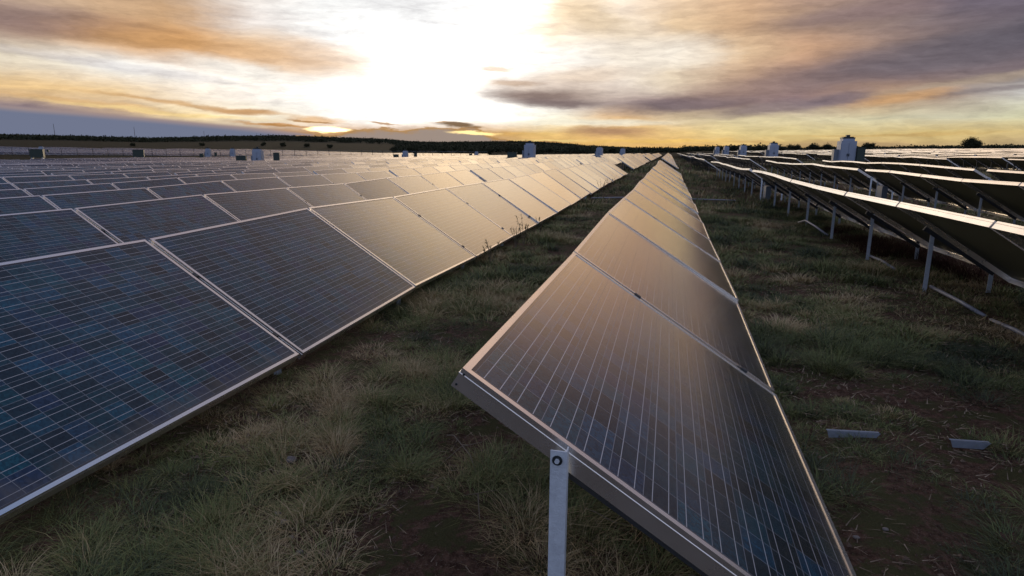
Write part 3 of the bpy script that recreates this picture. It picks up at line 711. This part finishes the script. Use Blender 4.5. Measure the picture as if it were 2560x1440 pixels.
lb2 = ['rounded tree on the right horizon left of the tallest cabinet', 'rounded tree touching the tallest cabinet on its left side', 'low rounded tree hidden partly by the tallest cabinet', 'wide low tree on the horizon just right of the tallest cabinet',
       'rounded tree on the horizon above the second cabinet of the right-hand lane', 'low tree on the horizon just right of the second lane cabinet']
for (a, r, s, _), lb in zip(RT, lb2):
    x, y = at_px(a, r); put_tree(x, y, s, TV[int(rng.integers(3))], lb, sx=1.2)
# woods that read as one mass
def wood(name, label, gen):
    Vs = []; Ts = []
    for (x, y, h, w) in gen:
        z = gz(x, y); V, T = crown_arrays([(x, y, z+h*.45, w*.5, w*.5, h*.5)], 26 if math.hypot(x, y) > 700 else 60, h*.30, int(rng.integers(1e9))); Vs.append(V); Ts.append(T*.7+.3*rng.random())
    tag(link(name, tri_mesh(name, np.concatenate(Vs), np.concatenate(Ts), M_leaf)), label, 'woodland', kind='stuff')
gen = []
for i in range(4200):
    a = rng.uniform(-58, -22); r = 820+640*rng.random()**.8
    if a > -27 and r < 1250 and rng.random() < .6: continue
    gen.append((*at_px(a, r), rng.uniform(3.5, 6), rng.uniform(6, 13)))
wood('ridge_wood', 'dark juniper wood covering the low ridge at the left', gen)
gen = []
for i in range(1500):
    a = rng.uniform(-24, -4); r = rng.uniform(430, 1440)
    gen.append((*at_px(a, r), rng.uniform(2.5, 4.5), rng.uniform(4, 9)))
for i in range(900):
    a = rng.uniform(-24, -8); r = rng.uniform(1250, 1450); gen.append((*at_px(a, r), rng.uniform(3, 5), rng.uniform(6, 12)))
wood('scattered_scrub', 'dark scrub scattered over the slope beyond the panels in the centre', gen)
gen = []
for i in range(900):
    a = rng.uniform(-12, 9) if rng.random() < .62 else rng.uniform(9, 32); r = rng.uniform(470, 620)
    gen.append((*at_px(a, r), rng.uniform(2.6, 4.2)*(1 if a < 9 else .75), rng.uniform(5, 9)))
for i in range(600):
    a = rng.uniform(-6, 34); r = rng.uniform(1150, 1450); gen.append((*at_px(a, r), rng.uniform(3.5, 5), rng.uniform(8, 14)))
wood('horizon_treeline', 'low dark line of trees along the horizon behind the rows', gen)

# ------------------------------------------------------------------ utility poles on the horizon
pm = MB(); pm.tube([(0, 0, -1), (0, 0, 27)], [.5, .28], 6)
ME_pole = pm.mesh('pole', [M_wood]); am = MB()
for z in (25.5, 22.5, 19.5): am.box((-2.4, -.2, z), (2.4, .2, z+.35))
ME_arm = am.mesh('crossarm', [M_wood])
for (a, r, s, lb) in ((-49.1, 1500, 1.0, 'tall utility pole on the far left ridge, leftmost one'), (-44.1, 1530, 1.0, 'tall utility pole on the left ridge beyond the dark green box'),
                      (-39.3, 1620, .75, 'short utility pole rising from the middle of the dark ridge'), (-35.4, 1660, .55, 'shortest utility pole above the flanked inverter cabinet'),
                      (-22.2, 1700, .5, 'small utility pole in the dip of the hills, left one'), (-20.9, 1720, .55, 'small utility pole in the dip of the hills, right one')):
    x, y = at_px(a, r); o = empty('utility_pole', (x, y, gz(x, y) - max(0, (r-1500)*.004)), R(-40)); o.scale = (s, s, s)
    tag(o, lb, 'utility pole', 'utility poles along the ridge'); link('pole', ME_pole, o); link('crossarm', ME_arm, o)

# ------------------------------------------------------------------ small things on the ground
def pipe(label, pts, r, name='conduit_pipe', group=None):
    c = Vector(pts[0]); mb = MB(); P = [Vector((x, y, gz(x, y)+z)) for x, y, z in pts]; o0 = P[0].copy()
    mb.tube([p-o0 for p in P], r, 8); o = link(name, mb.mesh(name, [M_pvc], True)); o.location = o0; tag(o, label, 'pipe', group); return o
GP = 'grey conduit pipes lying along the rack posts'
pipe('pale conduit pipe on the soil running toward the right edge below the raised racks', [(2.63, 4.2, .03), (2.64, 5.4, .035), (2.63, 5.75, .02)], .017, group=GP)
pipe('pale conduit pipe starting by the red brush under the right-hand racks', [(2.63, 5.85, .025), (2.63, 6.3, .04), (2.63, 7.0, .04)], .018, group=GP)
pipe('short conduit pipe between the third and fourth tall posts of the right-hand rack', [(2.62, 8.0, .03), (2.62, 8.5, .05), (2.61, 9.0, .04)], .016, group=GP)
pipe('bowed conduit pipe arching in the grass at the foot of a right-hand post', [(2.6, 11.2, .02), (2.55, 11.9, .09), (2.52, 12.6, .12), (2.5, 13.1, .03)], .018, group=GP)
pipe('grey conduit pipe crossing the left grass lane between the rows', [(-2.2, 18.95, .03), (-1.3, 18.9, .05), (-.4, 18.95, .03)], .022, group='grey conduit pipes crossing the grass lanes')
pipe('grey conduit pipe crossing the right grass lane between the rows', [(.7, 18.95, .02), (1.4, 18.9, .04), (1.9, 18.95, .02)], .018, group='grey conduit pipes crossing the grass lanes')
for (x0, y0, x1, y1, h, lb) in ((.835, 3.17, 1.082, 3.20, .042, 'longer blue-grey metal channel lying in the grass at lower right'), (1.385, 3.20, 1.56, 3.215, .036, 'shorter blue-grey metal channel lying in the grass near the right edge')):
    mb = MB(); L = math.hypot(x1-x0, y1-y0)
    mb.prism([(.012, 0), (0, h), (L, h*.92), (L-.03, 0)], 0, .003, 0, Matrix.Rotation(R(90), 4, 'X')); mb.box((.0, .003, h*.92), (L-.004, .016, h*.99))
    o = link('metal_channel', mb.mesh('metal_channel', [M_chan])); o.location = (x0, y0, gz(x0, y0)-.002); o.rotation_euler = (0, 0, math.atan2(y1-y0, x1-x0)); tag(o, lb, 'metal offcut', 'metal channel offcuts in the grass')
def twig(pts, branches, lb, r=.003):
    o0 = Vector((pts[0][0], pts[0][1], gz(pts[0][0], pts[0][1]))); mb = MB()
    mb.tube([Vector((x, y, gz(x, y)+z))-o0 for x, y, z in pts], [r*(1-.6*i/len(pts)) for i in range(len(pts))], 5)
    for b in branches: mb.tube([Vector((x, y, gz(x, y)+z))-o0 for x, y, z in b], [r*.7, r*.3], 5)
    o = link('dry_twig', mb.mesh('dry_twig', [M_twig])); o.location = o0; tag(o, lb, 'twig', 'bare dry twigs on the soil')
twig([(-.27, 2.24, .03), (-.2, 2.18, .05), (-.12, 2.14, .04), (-.02, 2.14, .03)], [[(-.12, 2.14, .04), (-.08, 2.24, .06)]], 'curved pale twig on the soil just right of the foreground post')
twig([(-1.0, 2.75, .02), (-.92, 2.62, .09), (-.80, 2.50, .06), (-.74, 2.4, .03)], [[(-.86, 2.55, .07), (-.92, 2.44, .03)], [(-.86, 2.55, .07), (-.76, 2.56, .1)]], 'forked dry twig on the soil left of the foreground post')
twig([(-.62, 2.3, .02), (-.66, 2.16, .08), (-.62, 2.05, .04)], [[(-.66, 2.16, .08), (-.7, 2.1, .1)]], 'short dry twig lying nearer the foreground post')
rs = random.Random(5)
SP = [(-1.62, 2.35, .022, 'largest pale stone on the bare soil below the left panels'), (-1.30, 2.42, .012, 'small pale stone on the bare patch right of the largest stone'), (-1.42, 1.95, .012, None), (-1.36, 1.9, .014, None), (-1.2, 1.75, .011, None), (-1.28, 1.82, .01, None), (.62, 2.32, .012, None), (.74, 2.28, .01, None), (.86, 2.36, .009, None)]
for (x, y, s, lb) in SP:
    mb = MB(); n = 7; vs = []; 
    for i in range(5):
        for k in range(n):
            t = math.pi*(i+.5)/5; a = 2*math.pi*k/n; q = s*(.8+.4*rs.random()); vs.append((q*1.3*math.sin(t)*math.cos(a), q*math.sin(t)*math.sin(a), q*.7*math.cos(t)))
    fs = [(i*n+k, i*n+(k+1) % n, (i+1)*n+(k+1) % n, (i+1)*n+k) for i in range(4) for k in range(n)] + [tuple(range(n))[::-1], tuple(range(4*n, 5*n))]
    mb.add(vs, fs); o = link('stone', mb.mesh('stone', [M_stone], True)); o.location = (x, y, gz(x, y)+s*.5+.01)
    tag(o, lb or 'tiny pale pebble on bare reddish soil in the foreground', 'stone', 'pale stones on the bare soil')

# ------------------------------------------------------------------ grass (uncountable: one object of blades)
def grass_mat():
    m_, t, b = mat('bunch_grass'); at = N(t, 'ShaderNodeAttribute', attribute_name='tint'); r_ = N(t, 'ShaderNodeValToRGB'); e_ = r_.color_ramp.elements
    e_[0].position = 0; e_[0].color = (.070, .082, .050, 1); e_[1].position = 1; e_[1].color = (.56, .42, .24, 1)
    for p_, c_ in ((.25, (.115, .140, .056, 1)), (.5, (.215, .235, .080, 1)), (.68, (.31, .28, .12, 1)), (.84, (.44, .31, .155, 1))): q = e_.new(p_); q.color = c_
    t.links.new(at.outputs['Fac'], r_.inputs[0]); t.links.new(r_.outputs[0], b.inputs['Base Color']); b.inputs['Roughness'].default_value = .75; b.inputs['Specular IOR Level'].default_value = .25
    return m_
M_grass = grass_mat()
def vnoise(x, y, f, seed):
    rg = np.random.default_rng(seed); G = rg.random((256, 256)); X = x*f+100; Y = y*f+100; i = np.floor(X).astype(int); j = np.floor(Y).astype(int); u = X-i; v = Y-j
    u = u*u*(3-2*u); v = v*v*(3-2*v); g_ = lambda a, b: G[a % 256, b % 256]
    return g_(i, j)*(1-u)*(1-v)+g_(i+1, j)*u*(1-v)+g_(i, j+1)*(1-u)*v+g_(i+1, j+1)*u*v
def blades(tx, ty, th, tr, tt, nb, wid, seed, lean=1.15):
    """tufts at tx,ty with height th, radius tr, tint tt, nb blades each"""
    rg = np.random.default_rng(seed); n = len(tx)*nb
    X = np.repeat(tx, nb); Y = np.repeat(ty, nb); H = np.repeat(th, nb)*rg.uniform(.45, 1.15, n); Rr = np.repeat(tr, nb); Tt = np.repeat(tt, nb)
    a = rg.uniform(0, 2*np.pi, n); q = np.sqrt(rg.random(n))
    bx = X+np.cos(a)*q*Rr; by = Y+np.sin(a)*q*Rr; bz = ground(bx, by)-.015
    a2 = a+rg.normal(0, .7, n); ln = H*lean*(.25+q*rg.uniform(.4, 1.2, n)); dx = np.cos(a2); dy = np.sin(a2)
    w = wid*rg.uniform(.6, 1.3, n); wa_ = a2+np.pi/2+rg.normal(0, .5, n); wx = np.cos(wa_)*w/2; wy = np.sin(wa_)*w/2
    mx = bx+dx*ln*.35; my = by+dy*ln*.35; mz = bz+H*.62; ex = bx+dx*ln; ey = by+dy*ln; ez = bz+H*rg.uniform(.7, 1.05, n)
    V = np.empty((n, 5, 3)); V[:, 0] = np.stack([bx-wx, by-wy, bz], 1); V[:, 1] = np.stack([bx+wx, by+wy, bz], 1)
    V[:, 2] = np.stack([mx+wx*.8, my+wy*.8, mz], 1); V[:, 3] = np.stack([mx-wx*.8, my-wy*.8, mz], 1); V[:, 4] = np.stack([ex, ey, ez], 1)
    return V, np.clip(Tt+rg.normal(0, .13, n), 0, 1)
def sample(nr, r0_, r1_, a0, a1, pw):
    u = rng.random(nr); r = (r0_**pw+(r1_**pw-r0_**pw)*u)**(1/pw); a = np.radians(rng.uniform(a0, a1, nr)); return r*np.sin(a), r*np.cos(a), r
AV, AT = [], []
def scatter(nr, r0_, r1_, pw, nb, wid, hh, rad, seed, bare=.36, lean=1.15):
    x, y, r = sample(nr, r0_, r1_, -62, 38, pw)
    m1 = vnoise(x, y, 1.3, 3)*.6+vnoise(x, y, 3.1, 4)*.4
    keep = (m1 > bare) & (y > .3)
    keep &= ~((x < -3.4) & (y > .9) & (rng.random(nr) < .8))
    x, y, m1 = x[keep], y[keep], m1[keep]
    hv = vnoise(x, y, .9, 5); tv = vnoise(x, y, 1.1, 6)*.55+vnoise(x, y, 4, 8)*.45
    h = hh*(.4+.9*hv)*rng.uniform(.6, 1.3, len(x))*np.clip((m1-bare)*6+.35, .35, 1.15)*np.clip(np.hypot(x, y)/2.6, .62, 1)
    # racks sit low: keep blades under the module faces short
    lanes = [-.465, -3.30, -5.98] + [2.251, 5.056, 7.85]
    for X in lanes:
        inside = (x > X+.45) & (x < X+1.15) & (y > 1.2) & ~((y > 36.7) & (y < 42.5)); h = np.where(inside, np.minimum(h, .10), h)
    V, T = blades(x, y, h, rad*rng.uniform(.5, 1.5, len(x)), np.clip(.5+(tv-.5)*1.9+rng.normal(0, .15, len(x)), 0, 1), nb, wid, seed, lean)
    AV.append(V); AT.append(T)
scatter(2300, 1.0, 6.5, 1.5, 150, .0026, .085, .075, 31, .33, 1.7)
scatter(600, 1.0, 7.5, 1.5, 220, .0030, .06, .12, 38, .40, 2.2)
scatter(420, 1.0, 7.5, 1.5, 22, .0020, .16, .04, 36, .45, .6)
scatter(9000, 1.0, 7, 1.5, 8, .0022, .035, .06, 32, .20, 1.3)
scatter(7500, 5.0, 17, 1.5, 60, .006, .11, .12, 33, .30, 1.6)
scatter(9000, 5, 18, 1.5, 9, .005, .055, .10, 37, .2, 1.3)
scatter(8500, 15, 45, 1.4, 17, .016, .18, .22, 34, .32, 1.2)
scatter(7000, 40, 120, 1.3, 10, .05, .24, .5, 35, .25)
V = np.concatenate(AV); T = np.concatenate(AT); n = len(V); print('blades', n)
me = bpy.data.meshes.new('grass'); me.vertices.add(n*5); me.loops.add(n*7); me.polygons.add(n*2)
me.vertices.foreach_set('co', V.astype(np.float32).ravel())
li = (np.arange(n, dtype=np.int32)*5)[:, None]+np.array([0, 1, 2, 3, 3, 2, 4], dtype=np.int32)[None]
me.loops.foreach_set('vertex_index', li.ravel())
ls = (np.arange(n, dtype=np.int32)*7)[:, None]+np.array([0, 4], dtype=np.int32)[None]; me.polygons.foreach_set('loop_start', ls.ravel())
me.materials.append(M_grass); me.update(calc_edges=True)
at = me.attributes.new('tint', 'FLOAT', 'FACE'); at.data.foreach_set('value', np.repeat(T, 2).astype(np.float32))
tag(link('grass', me), 'rough dry bunch grass between and under the panel rows', 'grass', kind='stuff')
# straw, dead stalks and small clods lying on the soil
def litter():
    rg = np.random.default_rng(91); Vs = []; Ts = []
    n = 16000; u = rg.random(n); r = (1.0+(8**1.4-1)*u)**(1/1.4); a = np.radians(rg.uniform(-62, 38, n)); x = r*np.sin(a); y = r*np.cos(a)
    z = ground(x, y)+rg.uniform(-.002, .018, n); th = rg.uniform(0, 6.28, n); L = rg.uniform(.012, .07, n)*(1+r*.05); w = .0014*(1+r*.25)
    dx, dy = np.cos(th)*L, np.sin(th)*L; ox, oy = -np.sin(th)*w, np.cos(th)*w
    V = np.stack([np.stack([x-ox, y-oy, z], 1), np.stack([x+ox, y+oy, z+.001], 1), np.stack([x+dx, y+dy, z+rg.uniform(-.004, .02, n)], 1)], 1).reshape(-1, 3)
    Vs.append(V); Ts.append(rg.uniform(.35, 1, n))
    n = 5000; u = rg.random(n); r = (1.0+(6**1.4-1)*u)**(1/1.4); a = np.radians(rg.uniform(-62, 38, n)); x = r*np.sin(a); y = r*np.cos(a); s_ = .003+.012*rg.random(n)**3
    z = ground(x, y)+.012; T4 = np.array([[1, 0, -.4], [-.5, .87, -.4], [-.5, -.87, -.4], [0, 0, .8]]); F4 = [(0, 1, 3), (1, 2, 3), (2, 0, 3), (0, 2, 1)]
    P4 = T4[None]*s_[:, None, None]*rg.uniform(.6, 1.4, (n, 4, 3))+np.stack([x, y, z], 1)[:, None]
    Vs.append(np.stack([P4[:, list(f)] for f in F4], 1).reshape(-1, 3)); Ts.append(np.repeat(rg.uniform(0, .45, n), 4))
    return np.concatenate(Vs), np.concatenate(Ts)
V, T = litter(); M_lit = leaf_mat('straw_and_clods', (.09, .055, .042), (.38, .29, .20))
tag(link('soil_litter', tri_mesh('soil_litter', V, T, M_lit)), 'dead straw and small clods littering the reddish soil', 'litter', kind='stuff')
# low red-brown brush in the shade of the first right-hand rack
M_brush = leaf_mat('red_brush', (.045, .018, .012), (.11, .05, .03))
bx = rng.uniform(2.7, 3.9, 1100); by = rng.uniform(4.6, 12, 1100); kk = vnoise(bx, by, .8, 12) > .45
V, T = blades(bx[kk], by[kk], np.full(kk.sum(), .16), np.full(kk.sum(), .09), rng.random(kk.sum()), 26, .005, 44)
n = len(V); me = bpy.data.meshes.new('red_brush'); me.vertices.add(n*5); me.loops.add(n*7); me.polygons.add(n*2); me.vertices.foreach_set('co', V.astype(np.float32).ravel())
li = (np.arange(n, dtype=np.int32)*5)[:, None]+np.array([0, 1, 2, 3, 3, 2, 4], dtype=np.int32)[None]; me.loops.foreach_set('vertex_index', li.ravel())
ls = (np.arange(n, dtype=np.int32)*7)[:, None]+np.array([0, 4], dtype=np.int32)[None]; me.polygons.foreach_set('loop_start', ls.ravel()); me.materials.append(M_brush); me.update(calc_edges=True)
at = me.attributes.new('tint', 'FLOAT', 'FACE'); at.data.foreach_set('value', np.repeat(T, 2).astype(np.float32))
tag(link('red_brush', me), 'low dark red brush growing under the nearest right-hand rack', 'brush', kind='stuff')
# weeds against the lower edge of the first left row
M_weed = leaf_mat('weed_leaf', (.05, .055, .02), (.12, .105, .04))
WD = [(-2.13, 7.6, .34, 'small weed at the lower panel edge nearest the camera on the left row'), (-2.10, 9.35, .50, 'tallest leafy weed in front of the left row panels'), (-2.14, 9.0, .38, 'weed just before the tallest weed at the left row'),
      (-2.12, 10.6, .32, 'weed behind the tallest one along the left row'), (-2.12, 21.0, .62, 'tall feathery weed in front of the golden left panels'), (-2.1, 23.6, .45, 'second weed in front of the golden left panels'), (-2.12, 25.4, .42, 'third weed in front of the golden left panels')]
for i, (x, y, h, lb) in enumerate(WD):
    rg = random.Random(60+i); root = empty('weed', (x, y, gz(x, y))); tag(root, lb, 'weed', 'weeds along the lower edge of the left row')
    sm = MB(); Vv = []
    for k in range(5):
        a = rg.random()*6.28; q = h*(.15+.2*rg.random()); tip = Vector((math.cos(a)*q, math.sin(a)*q, h*(.6+.4*rg.random()))); sm.tube([(0, 0, -.02), tuple(tip*.5+Vector((0, 0, .04))), tuple(tip)], [.004, .003, .0015], 5)
        for j in range(22):
            t = .3+.7*rg.random(); c = tip*t; e = Vector((rg.gauss(0, 1), rg.gauss(0, 1), rg.gauss(0, .6))).normalized()*.045*(.6+.6*rg.random()); f_ = e.cross(Vector((0, 0, 1))).normalized()*.010
            Vv += [c-f_, c+f_, c+e]
    link('stem', sm.mesh('stem', [M_twig]), root); link('leaves', tri_mesh('leaves', np.array([tuple(v) for v in Vv]), np.random.default_rng(i).random(len(Vv)//3), M_weed), root)
